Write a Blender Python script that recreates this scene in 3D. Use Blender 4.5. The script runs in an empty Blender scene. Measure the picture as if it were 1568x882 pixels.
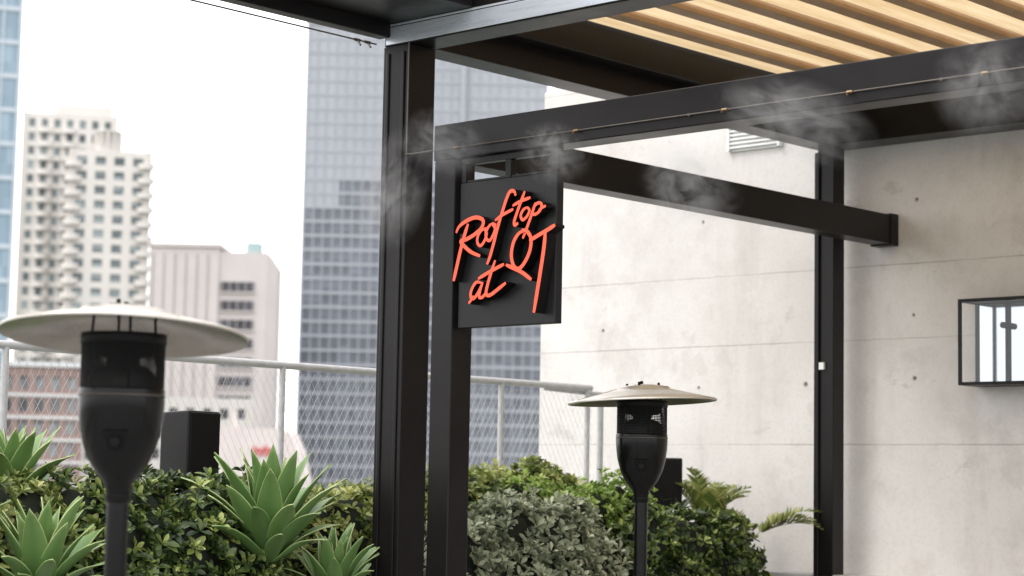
import bpy, math, random
import numpy as np
from mathutils import Vector, Matrix
random.seed(7); rng=np.random.default_rng(11)
sc=bpy.context.scene
S=math.sin; C=math.cos
# ------------------------------------------------------------------ camera
FX,FY=0.7337,0.6794      # horizontal viewing direction
Rv=Vector((FY,-FX,0)); F0=Vector((FX,FY,0)); Z=Vector((0,0,1))
p=math.radians(5.66); rl=math.radians(1.07)
Fw=F0*C(p)+Z*S(p); Up=Z*C(p)-F0*S(p)
cu=Up*C(rl)-Rv*S(rl); cr=Rv*C(rl)+Up*S(rl)
cd=bpy.data.cameras.new("camera"); cam=bpy.data.objects.new("camera",cd); sc.collection.objects.link(cam)
M=Matrix.Identity(4)
for i in range(3):
    M[i][0]=cr[i]; M[i][1]=cu[i]; M[i][2]=-Fw[i]
M[2][3]=1.65
cam.matrix_world=M
cd.lens=70; cd.sensor_width=36; cd.clip_end=6000; cd.clip_start=0.1
cd.dof.use_dof=True; cd.dof.focus_distance=10.5; cd.dof.aperture_fstop=2.5
sc.camera=cam
sc.view_settings.view_transform='Standard'; sc.view_settings.look='None'; sc.view_settings.exposure=0

# ------------------------------------------------------------------ node helpers
def newmat(name):
    m=bpy.data.materials.new(name); m.use_nodes=True
    nt=m.node_tree; b=nt.nodes["Principled BSDF"]; return m,nt,b
def N(nt,t,**k):
    n=nt.nodes.new(t)
    for a,v in k.items(): setattr(n,a,v)
    return n
def mixc(nt,fac,a,b,mode='MIX'):
    n=N(nt,'ShaderNodeMix',data_type='RGBA',blend_type=mode)
    for sock,val in ((n.inputs[0],fac),(n.inputs[6],a),(n.inputs[7],b)):
        if hasattr(val,'links'): nt.links.new(val,sock)
        elif isinstance(val,(int,float)): sock.default_value=val
        else: sock.default_value=(*val,1) if len(val)==3 else val
    return n.outputs[2]
def noise(nt,scale,detail=4,rough=.55,vec=None):
    n=N(nt,'ShaderNodeTexNoise'); n.inputs['Scale'].default_value=scale; n.inputs['Detail'].default_value=detail; n.inputs['Roughness'].default_value=rough
    if vec is not None: nt.links.new(vec,n.inputs['Vector'])
    return n.outputs['Fac']
def objco(nt,scale=None):
    t=N(nt,'ShaderNodeTexCoord').outputs['Object']
    if scale is None: return t
    m=N(nt,'ShaderNodeMapping'); m.inputs['Scale'].default_value=scale; nt.links.new(t,m.inputs['Vector']); return m.outputs[0]
def ramp(nt,fac,stops):
    r=N(nt,'ShaderNodeValToRGB'); e=r.color_ramp.elements
    while len(e)<len(stops): e.new(.5)
    for el,(pp,c) in zip(e,stops):
        el.position=pp; el.color=(*c,1) if not isinstance(c,(int,float)) else (c,c,c,1)
    nt.links.new(fac,r.inputs[0]); return r.outputs[0]
def mth(nt,op,a,b=None,c=None):
    n=N(nt,'ShaderNodeMath',operation=op)
    for i,v in enumerate((a,b,c)):
        if v is None: continue
        if hasattr(v,'links'): nt.links.new(v,n.inputs[i])
        else: n.inputs[i].default_value=v
    return n.outputs[0]
def bump(nt,b,h,strength=.3,dist=.01):
    n=N(nt,'ShaderNodeBump'); n.inputs['Strength'].default_value=strength; n.inputs['Distance'].default_value=dist
    nt.links.new(h,n.inputs['Height']); nt.links.new(n.outputs[0],b.inputs['Normal'])
def simple(name,c1,c2=None,scale=6,rough=.5,metal=0,bmp=0,spec=.5,stretch=None):
    m,nt,b=newmat(name); c2=c2 or tuple(x*.8 for x in c1)
    v=objco(nt,stretch) ; n=noise(nt,scale,6,.6,v)
    nt.links.new(mixc(nt,ramp(nt,n,[(.3,0),(.7,1)]),c1,c2),b.inputs['Base Color'])
    nt.links.new(mth(nt,'MULTIPLY_ADD',n,.25,rough-.12),b.inputs['Roughness'])
    b.inputs['Metallic'].default_value=metal; b.inputs['Specular IOR Level'].default_value=spec
    if bmp: bump(nt,b,n,bmp,.01)
    return m
black=simple("black_powdercoat",(.007,.006,.006),(.011,.0095,.0095),3,.34,bmp=.05,spec=.2)
blackmatte=simple("black_matte",(.005,.005,.005),(.008,.007,.007),9,.6,spec=.12)
signblack=simple("sign_panel_black",(.010,.010,.011),(.015,.015,.016),25,.42,stretch=(1,3,.2),spec=.25)
gloss=simple("black_gloss_enamel",(.003,.003,.003),(.005,.005,.005),5,.2,spec=.22)
skysheen=simple("fascia_painted_sky_sheen",(.80,.84,.90),(.55,.60,.68),4,.25,metal=.5,stretch=(1,.6,9))  # sky reflection on the fascia put into its pale base colour
darksteel=simple("dark_steel_tube",(.16,.14,.12),(.09,.08,.07),10,.4,metal=.8)
galv=simple("galvanised_steel",(.56,.56,.56),(.44,.44,.44),14,.5,metal=.1)
wirem=simple("galvanised_wire",(.55,.55,.55),(.42,.42,.42),14,.5,metal=.1)
soil=simple("soil",(.03,.022,.016),(.015,.011,.008),12,.95,bmp=.6)
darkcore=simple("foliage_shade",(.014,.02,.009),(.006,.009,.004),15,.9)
dish=simple("reflector_aluminium",(.66,.63,.57),(.54,.50,.45),7,.36,metal=.75)
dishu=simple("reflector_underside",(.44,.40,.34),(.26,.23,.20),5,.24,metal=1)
tan=simple("tan_awning_bar",(.40,.25,.125),(.33,.20,.10),5,.5)
brass=simple("brass_fitting",(.4,.28,.15),(.3,.2,.1),20,.4,metal=1)
white=simple("white_paint",(.8,.8,.79),(.7,.7,.69),6,.5)

# ------------------------------------------------------------------ mesh builder
class MB:
    def __init__(s): s.v=[];s.f=[];s.m=[];s.sm=[]
    def add(s,vs,fs,mi=0,smooth=False):
        o=len(s.v); s.v+=[tuple(v) for v in vs]
        for f in fs: s.f.append(tuple(i+o for i in f)); s.m.append(mi); s.sm.append(smooth)
    def box(s,x0,x1,y0,y1,z0,z1,mi=0):
        s.add([(x0,y0,z0),(x1,y0,z0),(x1,y1,z0),(x0,y1,z0),(x0,y0,z1),(x1,y0,z1),(x1,y1,z1),(x0,y1,z1)],
              [(0,3,2,1),(4,5,6,7),(0,1,5,4),(1,2,6,5),(2,3,7,6),(3,0,4,7)],mi)
    def tube(s,a,b,r,mi=0,n=8,r2=None):
        a=Vector(a);b=Vector(b);d=(b-a).normalized(); r2=r if r2 is None else r2
        u=d.orthogonal().normalized(); w=d.cross(u); vs=[]
        for q,rr in ((a,r),(b,r2)):
            for i in range(n):
                t=2*math.pi*i/n; vs.append(q+(u*C(t)+w*S(t))*rr)
        s.add(vs,[(i,(i+1)%n,n+(i+1)%n,n+i) for i in range(n)],mi,True)
        s.add(vs[:n],[tuple(range(n))[::-1]],mi); s.add(vs[n:],[tuple(range(n))],mi)
    def lathe(s,prof,cx,cy,n=40,mi=0,smooth=True):
        vs=[]
        for r,z in prof:
            for i in range(n):
                t=2*math.pi*i/n; vs.append((cx+r*C(t),cy+r*S(t),z))
        fs=[]
        for k in range(len(prof)-1):
            for i in range(n):
                j=(i+1)%n; fs.append((k*n+i,k*n+j,(k+1)*n+j,(k+1)*n+i))
        s.add(vs,fs,mi,smooth)
    def build(s,name,mats,bevel=0,parent=None,loc=None,rot=0):
        me=bpy.data.meshes.new(name); me.from_pydata(s.v,[],s.f)
        for m in mats: me.materials.append(m)
        me.polygons.foreach_set('material_index',s.m); me.polygons.foreach_set('use_smooth',s.sm); me.update()
        o=bpy.data.objects.new(name,me); sc.collection.objects.link(o)
        if bevel:
            b=o.modifiers.new("bevel",'BEVEL'); b.width=bevel; b.segments=2; b.limit_method='ANGLE'; b.angle_limit=math.radians(50)
        if parent: o.parent=parent
        if loc is not None: o.location=loc
        o.rotation_euler[2]=rot
        return o
def empty(name,loc=(0,0,0),rot=0):
    e=bpy.data.objects.new(name,None); e.location=loc; e.rotation_euler[2]=rot; sc.collection.objects.link(e); e.empty_display_size=.2; return e

# ------------------------------------------------------------------ concrete wall
def concrete(name,base,dark,lines=(),amt=1):
    m,nt,b=newmat(name); co=objco(nt)
    n1=noise(nt,.55,6,.6,co); n2=noise(nt,3.2,8,.65,co); n3=noise(nt,45,4,.7,co); n4=noise(nt,1.3,7,.7,co)
    n5=noise(nt,1.9,9,.72,objco(nt,(1,1,1.6)))
    st=noise(nt,1.0,6,.6,objco(nt,(1,3.5,.45)))
    mid=tuple((a+c)/2 for a,c in zip(base,dark))
    c=mixc(nt,ramp(nt,n1,[(.38,0),(.64,.8*amt)]),base,mid)
    c=mixc(nt,ramp(nt,n2,[(.50,0),(.70,.35*amt)]),c,dark)
    c=mixc(nt,ramp(nt,st,[(.56,0),(.74,.4*amt)]),c,dark)
    c=mixc(nt,ramp(nt,n4,[(.57,0),(.62,.28*amt),(.70,.12)]),c,dark)
    c=mixc(nt,ramp(nt,n5,[(.61,0),(.66,.38*amt),(.76,.25)]),c,tuple(x*.8 for x in dark))
    c=mixc(nt,ramp(nt,n5,[(.28,.35),(.42,0)]),c,tuple(min(.85,x*1.15) for x in base))
    c=mixc(nt,ramp(nt,n3,[(.35,.22),(.5,0)]),c,dark)
    hh=mth(nt,'ADD',mth(nt,'MULTIPLY',n2,.5),mth(nt,'MULTIPLY',n3,.35))
    if lines:
        sep=N(nt,'ShaderNodeSeparateXYZ'); nt.links.new(co,sep.inputs[0]); zz=sep.outputs[2]
        wob=mth(nt,'MULTIPLY',mth(nt,'SUBTRACT',noise(nt,6,4,.6,co),.5),.014)
        zz=mth(nt,'ADD',zz,wob); tot=None
        for z0 in lines:
            d=mth(nt,'ABSOLUTE',mth(nt,'SUBTRACT',zz,z0))
            l=mth(nt,'LESS_THAN',d,.0045); tot=l if tot is None else mth(nt,'ADD',tot,l)
        c=mixc(nt,mth(nt,'MULTIPLY',tot,ramp(nt,n4,[(.35,.1),(.6,.65)])),c,tuple(x*.6 for x in dark))
        hh=mth(nt,'SUBTRACT',hh,mth(nt,'MULTIPLY',tot,.3))
    nt.links.new(c,b.inputs['Base Color']); b.inputs['Roughness'].default_value=.82
    bump(nt,b,hh,.35,.012); return m
wallmat=concrete("board_marked_concrete",(.72,.695,.67),(.46,.425,.395),(1.99,2.745,3.28,4.9))
conc2=concrete("planter_concrete",(.5,.49,.47),(.34,.33,.32))
holes=simple("tie_hole_shadow",(.18,.17,.16),(.10,.09,.09),30,.9)
XW=12.3
wall=empty("concrete_wall")
w=MB(); w.box(XW,XW+.35,-8,11.06,-12,4.95)
w.box(XW+.06,XW+.35,-8,11.0,4.955,7.5)
w.build("wall_slab",[wallmat],.012,wall)
w=MB()
for zc in (2.46,2.9,1.45,3.75):
    for k in range(16):
        if rng.random()<.35: continue
        y=10.34-k*.95+rng.uniform(-.04,.04)
        zz=zc+rng.uniform(-.03,.03); r=rng.uniform(.009,.015)
        w.tube((XW-.002,y,zz),(XW+.03,y,zz),r,0,12)
        w.tube((XW-.0015,y+.004,zz-.003),(XW+.03,y+.004,zz-.003),r*1.6,1,12)
w.build("tie_holes",[holes,conc2],0,wall)
w=MB(); w.box(XW-.28,XW-.003,-8,8.6,0,1.06); w.build("wall_upstand",[conc2],.01,wall)
v=MB(); y0,z0=8.62,4.24
v.box(XW-.02,XW-.003,y0,y0+.5,z0,z0+.22,0)
for k in range(6): v.box(XW-.045,XW-.021,y0+.03,y0+.47,z0+.02+k*.032,z0+.036+k*.032,0)
v.box(XW-.05,XW-.0205,y0,y0+.028,z0,z0+.22,0); v.box(XW-.05,XW-.0205,y0+.472,y0+.5,z0,z0+.22,0)
v.build("wall_vent",[white],.003)

# ------------------------------------------------------------------ terrace, ground
pav,nt,b=newmat("terrace_pavers")
br=N(nt,'ShaderNodeTexBrick'); br.inputs['Scale'].default_value=1.0; br.offset=0
br.inputs['Color1'].default_value=(.34,.33,.32,1); br.inputs['Color2'].default_value=(.29,.28,.275,1); br.inputs['Mortar'].default_value=(.1,.1,.1,1)
br.inputs['Brick Width'].default_value=.6; br.inputs['Row Height'].default_value=.6; br.inputs['Mortar Size'].default_value=.006
nt.links.new(objco(nt),br.inputs['Vector'])
nt.links.new(mixc(nt,noise(nt,4),br.outputs[0],(.25,.25,.24)),b.inputs['Base Color']); b.inputs['Roughness'].default_value=.75
t=MB(); t.box(-10,XW-.003,-8,10.05,-.3,0); t.build("terrace_floor",[pav])
t=MB(); t.box(-10,XW+.3,-8,10.04,-55,-.302); t.build("hotel_building",[conc2])
grd=simple("city_ground",(.22,.23,.22),(.12,.15,.11),.02,.9)
t=MB(); t.add([(-4000,-4000,-55.1),(4000,-4000,-55.1),(4000,4000,-55.1),(-4000,4000,-55.1)],[(0,1,2,3)]); t.build("ground",[grd])
t=MB()
t.box(-6,XW-.29,8.24,8.32,0,.98); t.box(-6,XW-.29,9.72,9.80,0,.98)
t.box(-6,-5.92,8.322,9.718,0,.98)
t.box(-5.918,XW-.291,8.322,9.718,.1,.92,1)
t.build("planter_box",[conc2,soil],.006)
t=MB(); t.box(-10,XW-.01,9.86,10.04,0.002,1.0); t.build("parapet_wall",[conc2],.01)

# ------------------------------------------------------------------ pergola (roofed bay)
perg=empty("pergola")
def beams(name,boxes,mats=[black],bev=.006,par=perg):
    m=MB()
    for bx in boxes: m.box(*bx[:6],bx[6] if len(bx)>6 else 0)
    return m.build(name,mats,bev,par)
beams("corner_post",[(7.745,7.955,8.0,8.21,0,4.14),(7.735,7.744,8.03,8.055,0.3,4.1),(7.735,7.744,8.155,8.18,.3,4.1)])
beams("wall_post",[(12.02,12.16,7.98,8.12,0,4.14),(12.0,12.018,8.095,8.135,.3,4.1)])
m=MB(); m.box(11.998,12.019,8.05,8.09,2.52,2.57); m.build("post_label",[white],0,perg)
beams("near_post",[(7.76,7.94,-1.2,-1.0,0,4.14)])
beams("eaves_beam_back",[(7.97,12.0,8.0,8.2,4.142,4.60),(8.0,12.0,7.86,7.997,4.30,4.6)])
beams("eaves_beam_wall",[(12.0,12.25,-1.2,8.2,4.142,4.62)])
m=MB(); m.box(7.75,7.965,-1.2,8.21,4.142,4.62); m.build("eaves_beam_front",[black],.006,perg)
m=MB(); m.box(7.741,7.749,-1.2,8.19,4.15,4.25); m.box(7.741,7.749,-1.2,8.19,4.256,4.268);m.build("gutter_fascia",[skysheen],.002,perg)
fab,nt,b=newmat("cream_awning_fabric")
nt.nodes.remove(b); out=nt.nodes["Material Output"]
cc=mixc(nt,ramp(nt,noise(nt,2.2,5,.6,objco(nt,(.5,4,1))),[(.35,0),(.65,1)]),(.78,.62,.40),(.62,.45,.24))
d=N(nt,'ShaderNodeBsdfDiffuse'); tr=N(nt,'ShaderNodeBsdfTranslucent'); mx=N(nt,'ShaderNodeMixShader'); mx.inputs[0].default_value=.5
nt.links.new(cc,d.inputs[0]); nt.links.new(cc,tr.inputs[0]); nt.links.new(d.outputs[0],mx.inputs[1]); nt.links.new(tr.outputs[0],mx.inputs[2]); nt.links.new(mx.outputs[0],out.inputs[0])
fb=MB(); bars=MB(); y=7.84
while y>-1:
    ys=[y-.34*i/6 for i in range(7)]; zs=[4.50-.035*S(math.pi*i/6) for i in range(7)]
    vs=[]
    for a,zz in zip(ys,zs): vs+=[(7.97,a,zz),(12.0,a,zz)]
    fb.add(vs,[(2*i,2*i+1,2*i+3,2*i+2) for i in range(6)],0,True)
    bars.box(7.97,12.0,y-.395,y-.29,4.445,4.475)
    bars.box(7.97,12.0,y-.36,y-.325,4.476,4.52)
    y-=.375
fb.build("awning_fabric",[fab],0,perg); bars.build("awning_bars",[tan],.006,perg)
beams("adjoining_eaves",[(-2,7.739,7.5,8.15,4.27,4.6),(-2,7.739,8.152,8.24,4.19,4.62)])

# ------------------------------------------------------------------ lower steel frame
fr=empty("steel_portal_frame")
beams("frame_post",[(7.75,7.91,7.62,7.78,0,3.438)],par=fr)
beams("frame_beam_front",[(7.75,7.91,-1.3,7.79,3.44,3.64)],par=fr)
beams("frame_beam_wall",[(7.914,12.2,7.62,7.78,3.42,3.63),(12.202,12.297,7.61,7.79,3.41,3.64)],par=fr)
# ------------------------------------------------------------------ misting line
mp=MB()
mp.tube((7.737,-1,3.497),(7.737,7.95,3.497),.0042,0,8)
mp.tube((7.737,7.95,3.497),(7.730,8.0,3.50),.0042,0,8)
mp.tube((7.732,7.99,3.49),(7.732,7.99,4.14),.004,0,8)
mp.tube((-1,8.26,4.165),(7.73,8.26,4.165),.005,0,8)
for yy in (7.60,6.73,5.77,5.05,4.35,3.6,2.8,2.0,1.2):
    mp.tube((7.737,yy-.015,3.497),(7.737,yy+.015,3.497),.008,1,8)
    mp.tube((7.737,yy,3.497),(7.71,yy,3.482),.005,1,8)
    mp.tube((7.746,yy+.22,3.497),(7.733,yy+.22,3.497),.008,0,8)
for xx in (7.66,7.58):
    mp.tube((xx-.02,8.26,4.165),(xx+.02,8.26,4.165),.010,0,8); mp.tube((xx,8.26,4.165),(xx,8.23,4.13),.006,0,8)
mp.build("misting_pipe",[darksteel,brass])
mist,nt,b=newmat("water_mist"); nt.nodes.remove(b)
co=N(nt,'ShaderNodeTexCoord').outputs['Object']
ln_=N(nt,'ShaderNodeVectorMath',operation='LENGTH'); nt.links.new(co,ln_.inputs[0])
fall=mth(nt,'POWER',mth(nt,'MAXIMUM',mth(nt,'SUBTRACT',1.0,ln_.outputs['Value']),0),1.3)
nz_=N(nt,'ShaderNodeTexNoise'); nz_.inputs['Scale'].default_value=2.0; nz_.inputs['Detail'].default_value=5; nz_.inputs['Roughness'].default_value=.62; nz_.inputs['Distortion'].default_value=1.2
oi=N(nt,'ShaderNodeObjectInfo'); av=N(nt,'ShaderNodeVectorMath',operation='ADD'); nt.links.new(co,av.inputs[0]); 
sv=N(nt,'ShaderNodeVectorMath',operation='SCALE'); nt.links.new(oi.outputs['Location'],sv.inputs[0]); sv.inputs['Scale'].default_value=3.3; nt.links.new(sv.outputs[0],av.inputs[1])
nt.links.new(av.outputs[0],nz_.inputs['Vector'])
den=mth(nt,'MULTIPLY',mth(nt,'MULTIPLY',mth(nt,'MAXIMUM',mth(nt,'SUBTRACT',nz_.outputs['Fac'],.43),0),fall),34)
vs_=N(nt,'ShaderNodeVolumeScatter'); vs_.inputs['Color'].default_value=(1,.98,.96,1); vs_.inputs['Anisotropy'].default_value=.2
nt.links.new(den,vs_.inputs['Density']); nt.links.new(vs_.outputs[0],nt.nodes["Material Output"].inputs['Volume'])
me_=empty("mist_cloud")
for (x,y,z,a,b_,c_) in ((7.60,7.95,3.28,.18,.28,.38),(7.60,7.56,3.50,.17,.36,.20),(7.60,6.76,3.36,.15,.26,.18),(7.58,5.86,3.12,.18,.34,.22),(7.58,5.25,3.36,.18,.5,.22),(7.58,4.25,3.40,.16,.3,.26)):
    m=MB(); m.lathe([(max(.001,C(t)),S(t)) for t in np.linspace(-1.57,1.57,9)],0,0,16,0)
    o=m.build("mist_puff",[mist],0,me_,(x,y,z)); o.scale=(a,b_,c_); o.rotation_euler=(.35,0,0)

# ------------------------------------------------------------------ blade sign
sg=empty("hanging_sign")
m=MB(); m.box(7.775,7.83,6.89,7.60,2.50,3.30); m.build("sign_panel",[signblack],.004,sg)
m=MB()
m.box(7.78,7.825,6.89,7.60,3.403,3.437)
for ya,yb in ((6.89,6.945),(7.23,7.27),(7.565,7.60)): m.box(7.78,7.825,ya,yb,3.302,3.402)
m.box(7.785,7.82,6.946,7.229,3.302,3.315); m.box(7.785,7.82,7.271,7.564,3.302,3.315)
m.build("sign_bracket",[black],.002,sg)
redm,nt,b=newmat("red_acrylic")
nt.links.new(mixc(nt,noise(nt,30),(.85,.085,.03),(.80,.07,.024)),b.inputs['Base Color']); b.inputs['Roughness'].default_value=.4
b.inputs['Emission Color'].default_value=(1,.10,.035,1); b.inputs['Emission Strength'].default_value=.4
strokes=[
 ([(696,355),(701,345),(713,336),(727,331),(738,335),(737,346),(726,357),(713,365),(704,368),(710,376),(721,385),(735,391)],6),
 ([(715,341),(710,358),(704,382),(699,406),(694,430)],6.4),
 ([(743,348),(736,352),(731,361),(731,371),(736,375),(742,367),(745,356),(742,349),(747,350)],4.8),
 ([(755,340),(749,344),(744,354),(745,364),(750,367),(755,359),(758,348),(754,341),(760,343)],4.8),
 ([(789,297),(786,290),(780,291),(775,302),(769,322),(762,348),(756,374),(751,393),(747,404)],5.6),
 ([(758,336),(770,327),(786,318)],4.8),
 ([(803,290),(799,302),(793,320),(788,337),(789,343),(794,340)],5.2),
 ([(785,313),(797,306),(812,300)],4.8),
 ([(808,315),(802,319),(798,328),(801,335),(807,330),(811,321),(808,315)],4.6),
 ([(820,308),(816,322),(809,344),(802,364)],5),
 ([(817,317),(823,309),(829,310),(828,319),(821,326),(815,326)],4.6),
 ([(825,321),(830,316),(836,313)],4.2),
 ([(741,433),(733,432),(727,440),(724,451),(727,458),(733,453),(739,442),(743,432)],5),
 ([(743,432),(739,445),(738,455),(743,455),(748,449)],5),
 ([(729,453),(726,459),(722,465)],4.2),
 ([(762,398),(757,414),(751,436),(749,450),(755,452),(767,443),(779,433)],5.6),
 ([(736,427),(754,416),(776,404)],5.4),
 ([(807,352),(798,356),(790,370),(787,390),(791,407),(799,411),(808,400),(815,382),(816,364),(810,353),(802,351)],6),
 ([(779,405),(790,410),(804,417),(818,428)],5.8),
 ([(814,368),(826,360),(839,352),(852,343)],6),
 ([(838,352),(836,380),(831,420),(823,479)],6.6),
]
def art(u,v):  # lettering artwork units -> sign plane (y,z)
    u-=690
    return Vector((7.604-.004775*u, 1.65+(741.3+.018*u-v)*(.00355-1.07e-6*u)))
def smoothpts(P,n=7):
    out=[]; P=[P[0]*2-P[1]]+P+[P[-1]*2-P[-2]]
    for i in range(1,len(P)-2):
        a,b_,c_,d_=P[i-1:i+3]
        for k in range(n):
            t=k/n; out.append(.5*((2*b_)+(c_-a)*t+(2*a-5*b_+4*c_-d_)*t*t+(3*b_-a-3*c_+d_)*t**3))
    out.append(P[-2]); return out
L=MB(); base=7.722
for si,(st,wd) in enumerate(strokes):
    P=smoothpts([art(*q) for q in st]); n=len(P); x0=base-.0012*si
    vs=[]
    for i,q in enumerate(P):
        tg=(P[min(i+1,n-1)]-P[max(i-1,0)]).normalized(); nn=Vector((-tg.y,tg.x)); f=i/(n-1)
        h=wd*.0036*.5*(.6+.4*min(1,f*6,(1-f)*6+.3))
        xf=x0-.001*f
        a=q+nn*h; c=q-nn*h
        vs+=[(xf,a.x,a.y),(xf,c.x,c.y),(7.772,a.x,a.y),(7.772,c.x,c.y)]
    for i in range(n-1):
        o=4*i; L.add(vs[o:o+8],[(0,1,5,4)],0); L.add(vs[o:o+8],[(0,4,6,2),(1,3,7,5)],1)
    L.add(vs[:4],[(0,2,3,1)],1); L.add(vs[-4:],[(0,1,3,2)],1)
L.build("sign_lettering",[redm,blackmatte],0,sg)

# ------------------------------------------------------------------ patio heaters
scr=simple("burner_mesh_black",(.006,.006,.006),(.01,.01,.01),8,.45,metal=.3,spec=.2)
burn=simple("burner_heat_stained",(.12,.11,.10),(.03,.03,.03),9,.45,metal=.8)
def heater(x,y,name,rot,tilt):
    e=empty(name,(x,y,0),rot)
    d=MB()
    P=[(.403,-.002),(.406,.003),(.400,.010),(.32,.030),(.22,.054),(.155,.070),(.147,.082),(.06,.096),(.001,.10)]
    d.lathe(P,0,0,72,0)
    d.lathe([(.403,-.002),(.392,.001),(.30,.021),(.20,.045),(.10,.062),(.001,.068)],0,0,72,2)
    for i in range(3):
        a=i*2.094+.4; d.lathe([(.001,.108),(.007,.106),(.008,.08)],.10*C(a),.10*S(a),8,1)
    d.lathe([(.001,.118),(.009,.114),(.010,.09)],0,0,8,1)
    for i in range(4):
        a=i*math.pi/2+.55
        for (r0,z0_),(r1_,z1_) in zip(P[2:5],P[3:6]):
            d.tube((r0*C(a),r0*S(a),z0_+.0015),(r1_*C(a),r1_*S(a),z1_+.0015),.0022,0,5)
    o=d.build("reflector_dish",[dish,blackmatte,dishu],0,e,(0,0,2.11))
    Rt=Matrix.Rotation(tilt[0],3,Rv)@Matrix.Rotation(tilt[1],3,F0)
    o.matrix_basis=Matrix.Translation((0,0,2.11))@(Matrix.Rotation(-rot,3,'Z')@Rt@Matrix.Rotation(rot,3,'Z')).to_4x4()
    s=MB(); n=84; r=.134
    for i in range(n):
        a=2*math.pi*i/n; s.tube((r*C(a),r*S(a),1.935),(r*C(a),r*S(a),2.12),.0024,0,4)
    for k in range(22):
        z=1.94+k*.0083
        s.lathe([(r-.002,z-.0018),(r+.002,z-.0018),(r+.002,z+.0018),(r-.002,z+.0018)],0,0,n,0)
    s.lathe([(.137,2.085),(.139,2.085),(.139,2.118),(.136,2.12),(.10,2.12)],0,0,48,0)
    s.lathe([(.108,1.94),(.108,1.985),(.085,2.01),(.05,2.02)],0,0,32,1)
    s.lathe([(.05,2.02),(.055,2.04),(.10,2.05),(.10,2.12),(.001,2.121)],0,0,32,0)
    for i in range(4):
        a=i*math.pi/2+.3; s.tube((.118*C(a),.118*S(a),1.93),(.10*C(a),.10*S(a),2.175),.005,0,6)
    s.build("burner_screen",[scr,burn],0,e)
    bd=MB()
    bd.lathe([(.140,1.915),(.1415,1.9165),(.1415,1.919),(.139,1.921)],0,0,56,1)
    bd.lathe([(.139,1.921),(.1395,1.936),(.136,1.94),(.10,1.941)],0,0,56,0)
    bd.lathe([(.1395,1.914),(.140,1.90),(.138,1.86),(.130,1.80),(.114,1.74),(.090,1.69),(.062,1.65),(.047,1.635),(.038,1.60)],0,0,56,0)
    bd.lathe([(.139,1.9145),(.001,1.9145)],0,0,40,0)
    bd.add([(-.045,-.1385,1.80),(.045,-.1385,1.80),(.02,-.118,1.735),(-.02,-.118,1.735)],[(0,1,2,3)],2)
    bd.tube((0,-.115,1.765),(0,-.145,1.765),.016,2,16)
    bd.build("burner_housing",[gloss,darksteel,blackmatte],0,e)
    pl=MB()
    pl.lathe([(.036,.72),(.036,1.60)],0,0,28,0); pl.lathe([(.042,1.60),(.042,1.575),(.036,1.57)],0,0,28,0)
    pl.lathe([(.001,.03),(.24,.03),(.25,.05),(.235,.08),(.22,.10),(.205,.66),(.18,.70),(.05,.74),(.036,.745)],0,0,48,0)
    for i in (0,1):
        a=2.4+i*.7; pl.tube((.21*C(a),.21*S(a),.05),(.25*C(a),.25*S(a),.05),.05,2,16)
    pl.lathe([(.23,0),(.24,.03)],0,0,40,0)
    pl.build("pole_and_tank_housing",[gloss,darksteel,blackmatte],0,e)
    return e
heater(3.909,5.345,"patio_heater",-.75,(-.105,.005))
heater(8.41,6.81,"patio_heater",-.9,(-.012,-.045))

# ------------------------------------------------------------------ loudspeakers
def speaker(x,y,z1,w_,d_,h_,rot):
    e=empty("loudspeaker",(x,y,0),rot); m=MB()
    z0=z1-h_
    a=w_/2; b_=a*.72
    vs=[(-a,-d_/2,z0),(a,-d_/2,z0),(b_,d_/2,z0),(-b_,d_/2,z0),(-a,-d_/2,z1),(a,-d_/2,z1),(b_,d_/2,z1-.01),(-b_,d_/2,z1-.01)]
    m.add(vs,[(0,3,2,1),(4,5,6,7),(0,1,5,4),(1,2,6,5),(2,3,7,6),(3,0,4,7)],0)
    m.build("cabinet",[black],.012,e)
    g=MB(); g.box(-a+.012,a-.012,-d_/2-.012,-d_/2-.001,z0+.012,z1-.012); g.build("grille",[blackmatte],.006,e)
    g=MB(); g.tube((0,0,.9),(0,0,z0),.02,0,12); g.box(-.05,.05,-.05,.05,z0-.02,z0-.002); g.build("stand",[black],0,e)
speaker(7.32,9.35,2.05,.27,.26,.42,.15)
speaker(6.86,9.45,1.96,.14,.16,.36,-.9)
speaker(11.46,9.05,1.87,.24,.22,.38,-.9)

# ------------------------------------------------------------------ wall lantern
ln=empty("wall_lantern"); m=MB()
x0,x1,ya,yb,za,zb=12.03,12.285,6.33,6.98,2.385,2.975; tk=.022
for yy in (ya,yb-tk):
    for xx in (x0,x1-tk): m.box(xx,xx+tk,yy,yy+tk,za,zb)
for zz in (za,zb-tk):
    for xx in (x0,x1-tk): m.box(xx+.001,xx+tk-.001,ya+tk,yb-tk,zz,zz+tk)
    for yy in (ya,yb-tk): m.box(x0+tk,x1-tk,yy+.001,yy+tk-.001,zz,zz+tk)
m.box(x0+tk,x1-tk,ya+tk,yb-tk,za+.002,za+.012); m.box(x0+tk,x1-tk,ya+tk,yb-tk,zb-.012,zb-.002)
m.box(x1-.03,x1-.01,6.72,6.745,za+tk,zb-tk); m.box(x1-.03,x1-.01,6.42,6.44,za+tk,zb-tk)
m.tube((x1-.09,6.73,2.80),(x1-.011,6.73,2.80),.022,0,16)
m.build("lantern_frame",[black],.002,ln)
mir,nt,b=newmat("mirror_backing"); b.inputs['Base Color'].default_value=(.42,.47,.50,1); b.inputs['Metallic'].default_value=1; b.inputs['Roughness'].default_value=.08
m=MB(); m.box(x1-.008,x1-.002,ya+tk,yb-tk,za+tk,zb-tk); m.build("lantern_mirror",[mir],0,ln)
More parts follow.
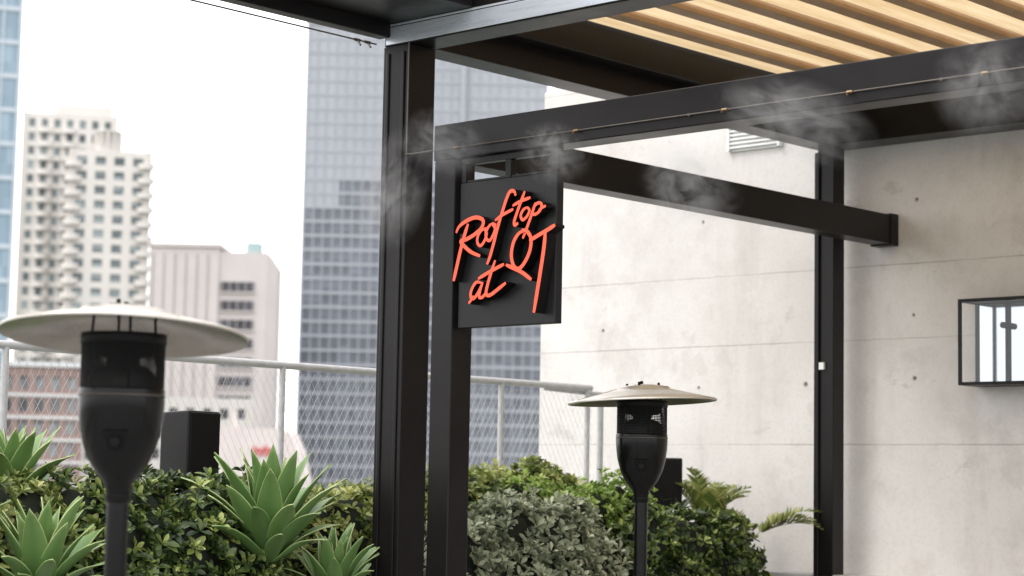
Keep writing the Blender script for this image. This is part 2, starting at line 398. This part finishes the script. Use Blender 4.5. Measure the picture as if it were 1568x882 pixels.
gl,nt,b=newmat("lantern_glass"); nt.nodes.remove(b); tb=N(nt,'ShaderNodeBsdfTransparent'); gb=N(nt,'ShaderNodeBsdfGlossy'); gb.inputs['Roughness'].default_value=.03; fz=N(nt,'ShaderNodeFresnel'); mx=N(nt,'ShaderNodeMixShader')
nt.links.new(fz.outputs[0],mx.inputs[0]); nt.links.new(tb.outputs[0],mx.inputs[1]); nt.links.new(gb.outputs[0],mx.inputs[2]); nt.links.new(mx.outputs[0],nt.nodes["Material Output"].inputs[0])
m=MB(); m.add([(x0+.01,ya+tk,za+tk),(x0+.01,yb-tk,za+tk),(x0+.01,yb-tk,zb-tk),(x0+.01,ya+tk,zb-tk)],[(0,1,2,3)]); m.build("lantern_glass",[gl],0,ln)

# ------------------------------------------------------------------ chain link fence
fe=empty("chain_link_fence"); m=MB()
for xx in (0.15,2.25,4.35,6.45,8.55,10.65,11.62): m.tube((xx,9.95,1.0),(xx,9.95,2.40),.022,0,14)
m.tube((-.5,9.95,2.405),(11.66,9.95,2.405),.025,0,14)
m.tube((11.80,9.97,1.0),(11.80,9.97,2.36),.026,0,14)
m.tube((11.15,9.99,2.385),(11.84,9.99,2.365),.02,0,10)
m.build("fence_rails",[galv],0,fe)
wires=[];fcs=[]
s_=.055; zb_,zt_=1.02,2.39; yb_=9.915
def wire(pts,r=.0013):
    o=len(wires)
    for q in pts:
        for a in (0,2.094,4.189): wires.append((q[0]+r*C(a),q[1]+r*S(a)*1.0,q[2]))
    for i in range(len(pts)-1):
        for k in range(3):
            j=(k+1)%3; fcs.append((o+3*i+k,o+3*i+j,o+3*i+3+j,o+3*i+3+k))
x=3.0; K_=int((zt_-zb_)/(s_*.9))+1
while x<11.62:
    wire([(x+(s_*.5 if k%2 else 0)*1.06,yb_+(.003 if k%2 else 0),zb_+k*s_*.9) for k in range(K_)])
    wire([(x+s_-(s_*.5 if k%2 else 0)*1.06,yb_+(.0 if k%2 else .003),zb_+k*s_*.9) for k in range(K_)])
    x+=s_
me=bpy.data.meshes.new("chain_mesh"); me.from_pydata(wires,[],fcs); me.materials.append(wirem); o=bpy.data.objects.new("chain_mesh",me); sc.collection.objects.link(o); o.parent=fe

# ------------------------------------------------------------------ foliage
def leafmat(name,stops,rough=.38,trans=.25,spec=.5):
    m,nt,b=newmat(name); at=N(nt,'ShaderNodeAttribute',attribute_name="tone")
    c=ramp(nt,at.outputs['Fac'],stops)
    nt.links.new(c,b.inputs['Base Color']); b.inputs['Roughness'].default_value=rough; b.inputs['Specular IOR Level'].default_value=spec
    tr=N(nt,'ShaderNodeBsdfTranslucent'); nt.links.new(c,tr.inputs[0]); mx=N(nt,'ShaderNodeMixShader'); mx.inputs[0].default_value=trans
    nt.links.new(b.outputs[0],mx.inputs[1]); nt.links.new(tr.outputs[0],mx.inputs[2]); nt.links.new(mx.outputs[0],nt.nodes["Material Output"].inputs[0]); return m
lm_dark=leafmat("pittosporum_leaf",[(0,(.020,.038,.012)),(.45,(.055,.092,.024)),(.75,(.19,.25,.06)),(1,(.40,.46,.14))])
lm_lime=leafmat("lime_leaf",[(0,(.06,.11,.02)),(.45,(.22,.35,.06)),(1,(.50,.60,.19))],trans=.35)
lm_grey=leafmat("grey_green_leaf",[(0,(.06,.078,.045)),(.45,(.25,.29,.18)),(1,(.60,.62,.45))],rough=.5)
lm_yel=leafmat("yellow_green_leaf",[(0,(.05,.08,.015)),(.5,(.20,.26,.06)),(1,(.58,.58,.22))],trans=.35)
def shrub(name,ells,mat,ll,lw,dens,tiplight=.75,nl=8):
    ells=[tuple(map(float,e)) for e in ells]; P=[];D=[]
    for (cx,cy,cz,rx,ry,rz) in ells:
        n=int(dens*4*math.pi*((rx*ry+rx*rz+ry*rz)/3))
        d=rng.normal(size=(n,3)); d/=np.linalg.norm(d,axis=1)[:,None]
        d=d[d[:,2]>-.35]
        lump=1+.09*np.sin(d[:,0]*7+cx*9)*np.cos(d[:,1]*6+cy*5)+.07*np.sin(d[:,2]*9+cx*4)
        sc_=lump+rng.normal(0,.085,size=len(d))-rng.random(len(d))**2*.15
        q=d*np.array([rx,ry,rz])*sc_[:,None]+np.array([cx,cy,cz])
        nn=d/np.array([rx,ry,rz]); nn/=np.linalg.norm(nn,axis=1)[:,None]
        keep=np.ones(len(q),bool)
        for e in ells:
            if e==(cx,cy,cz,rx,ry,rz): continue
            s=((q-np.array(e[:3]))/np.array(e[3:])); keep&=((s**2).sum(1)>.75)
        P.append(q[keep]);D.append(nn[keep])
    P=np.concatenate(P);D=np.concatenate(D)
    D=D*.75+np.array([0,0,.45])+rng.normal(0,.28,size=D.shape); D/=np.linalg.norm(D,axis=1)[:,None]
    n=len(P); u=np.cross(D,rng.normal(size=D.shape)); u/=np.linalg.norm(u,axis=1)[:,None]; w_=np.cross(D,u)
    V=[];T=[]
    tipt=rng.normal(.42,.2,size=n)
    big=np.array([S(q[0]*5+q[1]*3)*C(q[2]*7+q[0]*2) for q in P])*.14
    szn=rng.uniform(.75,1.2,size=n)
    for k in range(nl):
        a=2*math.pi*k/nl*1.0+rng.normal(0,.25,size=n)+k*.3
        inner=(k%3==0)
        op=np.radians(rng.normal(32 if inner else 66,12,size=n))
        ld=D*np.cos(op)[:,None]+(u*np.cos(a)[:,None]+w_*np.sin(a)[:,None])*np.sin(op)[:,None]
        side=np.cross(ld,D); side/=np.maximum(np.linalg.norm(side,axis=1),1e-5)[:,None]
        nr=np.cross(side,ld)
        L_=ll*(szn*rng.uniform(.75,1.2,size=n))[:,None]*(.75 if inner else 1); W_=L_*lw/ll*.5
        b0=P+ld*L_*.05
        c0=b0+ld*L_*.55-nr*L_*.04
        l0=b0+ld*L_*.58+side*W_+nr*W_*.35; r0=b0+ld*L_*.58-side*W_+nr*W_*.35
        tp=b0+ld*L_-nr*L_*.12
        l1=b0+ld*L_*.85+side*W_*.7+nr*W_*.15-nr*L_*.06; r1=b0+ld*L_*.85-side*W_*.7+nr*W_*.15-nr*L_*.06
        V.append(np.stack([b0,l0,c0,r0,tp,l1,r1],1).reshape(-1,3))
        tn=tipt+big+(tiplight*.42 if inner else 0)+rng.normal(0,.1,size=n)
        T.append(np.repeat(np.clip(tn,0,1),7))
    V=np.concatenate(V);T=np.concatenate(T); nL=len(V)//7
    f=np.array([[0,2,1],[0,3,2],[1,2,5],[2,4,5],[2,3,6],[2,6,4]])
    F=(f[None]+ (np.arange(nL)*7)[:,None,None]).reshape(-1,3)
    me=bpy.data.meshes.new("leaves"); me.vertices.add(len(V)); me.vertices.foreach_set('co',V.ravel())
    me.loops.add(F.size); me.loops.foreach_set('vertex_index',F.ravel().astype(np.int32))
    me.polygons.add(len(F)); me.polygons.foreach_set('loop_start',np.arange(0,F.size,3,dtype=np.int32)); me.polygons.foreach_set('loop_total',np.full(len(F),3,dtype=np.int32))
    me.update(calc_edges=True); at=me.attributes.new("tone",'FLOAT','POINT'); at.data.foreach_set('value',T.astype(np.float32))
    me.materials.append(mat)
    e=empty(name); o=bpy.data.objects.new("leaves",me); sc.collection.objects.link(o); o.parent=e
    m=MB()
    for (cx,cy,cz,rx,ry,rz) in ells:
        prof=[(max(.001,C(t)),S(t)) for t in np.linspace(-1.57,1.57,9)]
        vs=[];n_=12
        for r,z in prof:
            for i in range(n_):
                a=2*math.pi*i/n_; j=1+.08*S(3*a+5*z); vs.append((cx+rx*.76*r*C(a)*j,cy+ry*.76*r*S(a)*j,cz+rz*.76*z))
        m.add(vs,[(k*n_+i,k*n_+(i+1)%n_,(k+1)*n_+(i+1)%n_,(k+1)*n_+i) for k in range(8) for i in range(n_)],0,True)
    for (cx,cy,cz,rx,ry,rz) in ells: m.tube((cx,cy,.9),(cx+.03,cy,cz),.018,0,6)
    m.build("shade_core_and_stems",[darkcore],0,e)  # dark inner blobs painted as shade between the leaves, plus stems
def row(x0,x1,y0,y1,zt,n,r,jit=.06):
    out=[]
    for i in range(n):
        f=(i+.5)/n; rr=r*random.uniform(.8,1.25)
        out.append((x0+(x1-x0)*f,random.uniform(y0,y1),zt-rr*1.05+random.uniform(-jit,jit),rr*1.05,rr,rr*1.1))
        out.append((x0+(x1-x0)*f+random.uniform(-.1,.1),random.uniform(y0,y1)-.03,zt-rr*2.1,rr*1.2,rr*1.1,rr*1.2))
    return out
shrub("pittosporum_hedge",row(6.0,7.35,8.65,8.95,1.62,7,.21)+row(5.9,7.2,8.5,8.6,1.45,6,.18),lm_dark,.068,.030,270)
shrub("yellow_green_shrub",row(4.4,5.9,8.6,8.8,1.62,6,.22),lm_yel,.058,.026,240)
shrub("yellow_green_shrub",row(7.45,8.6,8.7,9.1,1.60,5,.2),lm_yel,.058,.026,240)
shrub("yellow_green_shrub",row(9.25,10.5,9.2,9.5,1.78,6,.2),lm_yel,.065,.03,230)
shrub("grey_green_shrub",row(8.6,10.05,8.45,8.7,1.51,8,.2)+row(8.6,10.0,8.4,8.5,1.3,6,.17),lm_grey,.066,.029,250)
shrub("lime_hedge",row(9.85,11.0,8.8,9.1,1.66,7,.2),lm_lime,.045,.024,430,nl=7)
shrub("dark_green_shrub",row(10.35,11.7,8.4,8.65,1.47,7,.2)+row(10.2,11.6,8.38,8.45,1.2,5,.18),lm_dark,.062,.028,260)

# agaves
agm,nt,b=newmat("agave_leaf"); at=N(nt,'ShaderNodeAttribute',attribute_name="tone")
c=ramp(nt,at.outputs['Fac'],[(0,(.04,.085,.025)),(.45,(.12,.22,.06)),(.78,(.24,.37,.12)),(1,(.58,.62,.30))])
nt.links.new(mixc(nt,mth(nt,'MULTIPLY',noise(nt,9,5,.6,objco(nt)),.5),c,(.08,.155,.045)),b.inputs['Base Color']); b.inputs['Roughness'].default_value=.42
def agave(x,y,z,L0,n):
    V=[];F=[];T=[]
    for i in range(n):
        f=i/(n-1); a=i*2.39996+random.uniform(-.1,.1)
        el=math.radians(86-62*f**.9+random.uniform(-7,7)); Ln=L0*(.66+.42*math.sin(math.pi*min(1,f*.75+.2)))*random.uniform(.85,1.1)
        Wd=Ln*.122*(1+.12*f); K=10; hd=Vector((C(a),S(a),0)); sd=Vector((-S(a),C(a),0)); pos=Vector((x,y,z+.05*(1-f)))+hd*.02
        curl=random.uniform(.05,.45)+.3*f; tw=random.uniform(-.25,.25)
        o=len(V); base_t=.38+.15*(1-f)+random.uniform(-.14,.12)
        for k in range(K+1):
            t=k/K; e=el-curl*t*t*1.1+ .15*S(t*3)
            dr=hd*C(e)+Z*S(e)+sd*tw*t*.5; dr.normalize(); nr=(Z*C(e)-hd*S(e))
            s2=(sd+nr*tw*t).normalized()
            wd=Wd*(.5+.95*t) if t<.45 else Wd*.93*max(0,(1-((t-.45)/.55)**1.7))+.001
            fold=.5-.3*t; wav=.004*S(9*t+i)
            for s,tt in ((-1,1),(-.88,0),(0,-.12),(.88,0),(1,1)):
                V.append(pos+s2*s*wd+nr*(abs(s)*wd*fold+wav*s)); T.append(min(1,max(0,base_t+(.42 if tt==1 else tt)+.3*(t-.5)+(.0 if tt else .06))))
            pos=pos+dr*Ln/K
        for k in range(K):
            for j in range(4): F.append((o+k*5+j,o+k*5+j+1,o+k*5+6+j,o+k*5+5+j))
    me=bpy.data.meshes.new("agave_plant"); me.from_pydata(V,[],F); at=me.attributes.new("tone",'FLOAT','POINT'); at.data.foreach_set('value',np.array(T,dtype=np.float32))
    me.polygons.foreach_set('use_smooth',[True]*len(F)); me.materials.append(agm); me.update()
    ob=bpy.data.objects.new("agave_plant",me); sc.collection.objects.link(ob)
    sm=ob.modifiers.new("s",'SOLIDIFY'); sm.thickness=.005
agave(7.10,8.33,1.20,.57,46)
agave(5.85,8.95,1.44,.46,32)
agave(5.62,8.30,1.04,.46,38)
agave(7.48,8.22,.98,.38,30)
agave(5.2,8.5,1.2,.42,28)
cym=leafmat("cycad_frond",[(0,(.05,.08,.015)),(.5,(.16,.22,.05)),(1,(.42,.40,.14))])
def cycad(x,y,z,n,L0,azs=None,els=(.5,1.15)):
    V=[];F=[];T=[]
    for i in range(n):
        a=azs[i] if azs else i*2.4; el=random.uniform(*els); Ln=L0*random.uniform(.85,1.1); pos=Vector((x,y,z)); hd=Vector((C(a),S(a),0)); sd=Vector((-S(a),C(a),0)); K=26
        for k in range(K+1):
            t=k/K; e=el-1.0*t*t; dr=(hd*C(e)+Z*S(e)); nr=Z*C(e)-hd*S(e)
            o=len(V); V+= [pos+sd*.004,pos-sd*.004,pos+dr*Ln/K+sd*.004,pos+dr*Ln/K-sd*.004]; F.append((o,o+1,o+3,o+2)); T+=[.7]*4
            if k>3:
                ln2=.10*S(math.pi*min(1,.15+t*.8))+.02
                for s in (-1,1):
                    d=(sd*s*.8+dr*.5+nr*random.uniform(.1,.5)).normalized(); w2=dr*.009; o=len(V)
                    V+=[pos-w2,pos+d*ln2*.5-w2*1.2-nr*.004,pos+d*ln2,pos+d*ln2*.5+w2*1.2,pos+w2]; F.append((o,o+1,o+2,o+3,o+4)); tt=random.uniform(.2,1); T+=[tt]*5
            pos=pos+dr*Ln/K
    me=bpy.data.meshes.new("cycad_plant"); me.from_pydata(V,[],F); at=me.attributes.new("tone",'FLOAT','POINT'); at.data.foreach_set('value',np.array(T,dtype=np.float32)); me.materials.append(cym); me.update()
    ob=bpy.data.objects.new("cycad_plant",me); sc.collection.objects.link(ob)
cycad(11.62,8.8,1.35,12,.50,els=(.8,1.35))
cycad(11.62,8.38,1.32,7,.52,[-.75,-1.15,-.4,-.95,2.4,1.5,-.6],els=(.35,.8))
cycad(10.9,9.35,1.36,9,.5,els=(.6,1.2))

# ------------------------------------------------------------------ city (surface colours lightened to paint in haze)
def W(r,d): return (FX*d+FY*r, FY*d-FX*r)
ROT=math.atan2(-FX,FY)   # local +x = camera right
def panes(name,dark,light,px,pz,rough=.15,spec=.5):
    m,nt,b=newmat(name); co=objco(nt); sn=N(nt,'ShaderNodeVectorMath',operation='SNAP'); sn.inputs[1].default_value=(px,px,pz)
    ad=N(nt,'ShaderNodeVectorMath',operation='ADD'); ad.inputs[1].default_value=(0.013,.37,0.02); nt.links.new(co,ad.inputs[0]); nt.links.new(ad.outputs[0],sn.inputs[0])
    wn=N(nt,'ShaderNodeTexWhiteNoise'); nt.links.new(sn.outputs[0],wn.inputs['Vector'])
    big=noise(nt,.06,3,.5,co)
    f=mth(nt,'ADD',mth(nt,'MULTIPLY',mth(nt,'POWER',wn.outputs[0],2),.7),mth(nt,'MULTIPLY',mth(nt,'SUBTRACT',big,.4),1.2))
    nt.links.new(mixc(nt,f,dark,light),b.inputs['Base Color']); b.inputs['Roughness'].default_value=rough; b.inputs['Specular IOR Level'].default_value=spec; return m
def building(name,r0,r1,d,ztop,depth,px,pz,wmat,gmat,pier=.25,band=.35,prj=.3,zbot=-55,rot=0,extra=None):
    """local frame: x 0..w, y 0..depth away from viewer"""
    x,y=W(r0,d); e=empty(name,(x,y,0),ROT+rot); w_=r1-r0
    g=MB(); g.box(0,w_,0,depth,zbot,ztop-.2); g.build("glazing",[gmat],0,e)
    m=MB(); nc=max(1,round(w_/px)); pxx=w_/nc; nf=int((ztop-zbot)/pz)
    bh=pz*band; pw=pxx*pier; nd=max(1,round(depth/px)); pd=depth/nd
    for k in range(nf+1):
        z=ztop-k*pz; m.box(-prj,w_+prj,-prj,depth+prj,z-bh,z)
    q=prj+.06
    for i in range(nc+1):
        m.box(i*pxx-pw/2,i*pxx+pw/2,-q,-.01,zbot,ztop+.05); m.box(i*pxx-pw/2,i*pxx+pw/2,depth+.01,depth+q,zbot,ztop+.05)
    for i in range(nd+1):
        for xa,xb in ((-q-.02,-.01),(w_+.01,w_+q+.02)): m.box(xa,xb,i*pd-pw/2,i*pd+pw/2,zbot,ztop+.07)
    if extra: extra(m,w_)
    m.build("facade",[wmat,white],0,e); return e
tw_w=simple("tower_mullion",(.36,.375,.41),(.32,.335,.37),.3,.45,spec=.3)
tw_g=panes("tower_glass",(.115,.125,.15),(.20,.22,.26),1.95,2.9,spec=.35)
tw_p=simple("tower_painted_reflection",(.375,.39,.425),(.32,.335,.37),.08,.3,spec=.3)  # pale tone paints the reflection in the upper glass
def tw_extra(m,w_):
    m.box(31.2,32.3,-.8,-.4,40,89)
    m.box(-.5,w_+.5,-.5,30,94.8,97)
e=building("glass_office_tower",-42.4,6.3,400,95,35,1.95,2.9,tw_w,tw_g,.14,.2,.25,extra=tw_extra)
m=MB(); m.box(-.1,7.0,-.12,-.02,57.2,94.7); m.box(7.02,48.8,-.12,-.02,63,94.7); m.build("painted_reflection_panels",[tw_p],0,e)  # added sheets; stepped lower edge outlines a painted building reflection
ap_w=simple("cream_render",(.64,.61,.575),(.58,.555,.52),.1,.8)
ap_g=panes("apartment_glass",(.08,.10,.105),(.38,.44,.45),3.4,3.05,spec=.3)
def balc(cols,ztop,pz,n,proj=1.5,rad=1.7,penthouse=True):
    def f(m,w_):
        for cx in cols:
            for k in range(n):
                z=ztop-(k+1)*pz-.3
                ns=10; vs=[]
                for zz in (z,z+1.15):
                    for i in range(ns+1):
                        a=math.pi*i/ns; vs.append((cx-rad*C(a),-.4-proj*S(a),zz))
                fs=[(i,i+1,ns+2+i,ns+1+i) for i in range(ns)]+[tuple(range(ns+1)),tuple(range(ns+1,2*ns+2))]
                m.add(vs,fs,0)
        if penthouse: m.box(6,w_-.5,2,12,ztop+.1,ztop+3.4)
    return f
building("apartment_tower",-105.7,-87.0,425,80,14,2.85,3.05,ap_w,ap_g,.5,.42,.3,rot=.2,extra=balc([4.3,9.2],79,3.05,36))
def ex2(m,w_):
    balc([.3,w_-.2],69,3.05,36,penthouse=False)(m,w_)
    m.lathe([(2.7,69),(2.7,73.4),(2.9,73.4),(2.9,73.8),(.01,74)],7,3,20,0)
    for i in range(12):
        a=i*math.pi/6; m.box(7+2.75*C(a)-.2,7+2.75*C(a)+.2,3+2.75*S(a)-.2,3+2.75*S(a)+.2,69,73.3)
building("apartment_tower",-91.5,-76.2,408,69.3,12,3.5,3.05,ap_w,ap_g,.45,.45,.3,rot=.2,extra=ex2)
of_w=simple("pink_beige_stone",(.55,.505,.49),(.50,.455,.445),.15,.8)
of_g=panes("office_glass",(.06,.06,.065),(.13,.13,.15),2.6,3.5,spec=.2)
x,y=W(-66,360); e=empty("beige_office_building",(x,y,0),ROT)
m=MB(); m.box(0,12.6,0,22,-55,43.6)
for i in range(6): m.box(.6+i*2.0,.75+i*2.0,-.15,-.01,-55,42.5,1)
m.box(-.4,13,-.4,22,43.7,44.4)
m.box(12.61,21.3,0.4,12,-55,43.0)
m.add([(21.31,.4,-55),(23.0,3,-55),(23.0,9,-55),(21.31,9,-55),(21.31,.4,43),(23.0,3,40.5),(23.0,9,40.5),(21.31,9,43)],[(0,3,2,1),(4,5,6,7),(0,1,5,4),(1,2,6,5),(2,3,7,6),(3,0,4,7)])
for k in range(20):
    z=37.5-k*3.45
    m.box(13.0,19.2,.2,.39,z-1.75,z,2); m.box(12.9,19.4,-.1,.38,z-2.0,z-1.76,0)
    for i in range(5): m.box(13.2+i*1.45,13.3+i*1.45,.1,.21,z-1.74,z-.01,0)
m.box(17,19.5,4,8,43.1,45.2,3); m.box(17.6,17.8,4,4.2,45.2,46.6,3)
m.build("office_block",[of_w,simple("stone_groove",(.36,.32,.31),None,1,.8),of_g,simple("plant_room_teal",(.35,.47,.47),None,1,.6)],0,e)
bk,nt,b=newmat("red_brown_brick"); br=N(nt,'ShaderNodeTexBrick'); br.inputs['Scale'].default_value=2; br.inputs['Color1'].default_value=(.38,.26,.23,1); br.inputs['Color2'].default_value=(.32,.21,.185,1); br.inputs['Mortar'].default_value=(.42,.38,.35,1)
nt.links.new(objco(nt),br.inputs['Vector']); nt.links.new(br.outputs[0],b.inputs['Base Color']); b.inputs['Roughness'].default_value=.85
bg=panes("brick_building_glass",(.08,.09,.10),(.5,.51,.51),2.0,2.75,spec=.3)
def exb(m,w_):
    for k in range(10): m.box(-.5,w_+.5,-.62,-.37,13.4-k*2.75-1.9,13.4-k*2.75-1.55,1)
    m.box(-.6,w_+.6,-.7,8,15.2,15.8,1)
building("brick_apartment_building",-84,-53.0,242,15.1,10,2.0,2.75,bk,bg,.45,.4,.3,rot=.2,extra=exb)
building("beige_apartment_block",-52.6,-38,290,13.5,10,2.6,3.0,ap_w,of_g,.5,.5,.3,rot=.15)
x,y=W(-29.2,200); e=empty("white_warehouse",(x,y,0),ROT); m=MB()
m.add([(0,0,-55),(9.6,0,-55),(9.6,9,-55),(0,9,-55),(0,0,6.9),(6.2,0,6.9),(7.2,0,6.4),(8.0,0,4.6),(8.6,0,2),(0,9,6.9),(6.2,9,6.9),(7.2,9,6.4),(8.0,9,4.6),(8.6,9,2)],
 [(0,1,8,7,6,5,4),(3,9,10,11,12,13,2),(0,4,9,3),(1,2,13,8),(4,5,10,9),(5,6,11,10),(6,7,12,11),(7,8,13,12)])
m.box(1.2,1.6,2,2.4,6.9,8.6)
m.build("warehouse_body",[simple("pale_pink_render",(.62,.55,.53),(.56,.50,.48),.3,.8)],0,e)
m=MB()
for i,(a,h) in enumerate(((3.6,.7),(4.0,.5),(4.35,.5),(4.7,.75),(5.05,.5),(5.4,.5))): m.box(a,a+.22,-.12,-.01,4.4,4.4+h); m.box(a+.221,a+.3,-.12,-.01,4.4+h*.35,4.4+h*.6)
m.box(3.5,5.8,-.12,-.01,4.15,4.28); m.build("rooftop_red_sign",[simple("red_sign_paint",(.6,.06,.06),None,2,.5)],0,e)
bl_w=simple("white_mullion",(.48,.53,.58),(.44,.49,.54),.3,.5); bl_g=panes("blue_glass",(.22,.30,.37),(.34,.44,.52),1.6,1.75,spec=.3)
building("blue_glass_tower",-79.3,-49.8,192.5,60,14,1.6,3.5,bl_w,bl_g,.12,.14,.15,rot=.27)
fillg=panes("fill_glass",(.10,.12,.14),(.3,.34,.38),3,3.3)
for (r0,r1,d,zt) in ((30,62,420,60),(75,120,380,42),(-170,-135,430,52),(-240,-190,480,66),(-35,-18,520,10),(-62,-44,560,14),(135,190,460,70)):
    building("distant_office_building",r0,r1,d,zt,30,3.2,3.3,ap_w if r0%2 else of_w,fillg,.35,.4,.3)

# ------------------------------------------------------------------ sky & sun
SE,SR=math.radians(52),math.radians(-62)
wd=bpy.data.worlds.new("World"); sc.world=wd; wd.use_nodes=True; nt=wd.node_tree; bg=nt.nodes["Background"]
sky=N(nt,'ShaderNodeTexSky',sky_type='NISHITA'); sky.sun_disc=False; sky.sun_elevation=SE; sky.sun_rotation=SR; sky.air_density=1.2; sky.dust_density=4
cl=mixc(nt,.9,sky.outputs[0],(16.3,16.2,16.4))
nt.links.new(cl,bg.inputs[0]); bg.inputs[1].default_value=.15
sd=bpy.data.lights.new("sun",'SUN'); sd.energy=1.4; sd.angle=math.radians(18); sd.color=(1,.96,.9); so=bpy.data.objects.new("sun",sd); sc.collection.objects.link(so)
dirv=Vector((S(SR)*C(SE),C(SR)*C(SE),S(SE))); so.rotation_euler=(dirv).to_track_quat('Z','Y').to_euler()
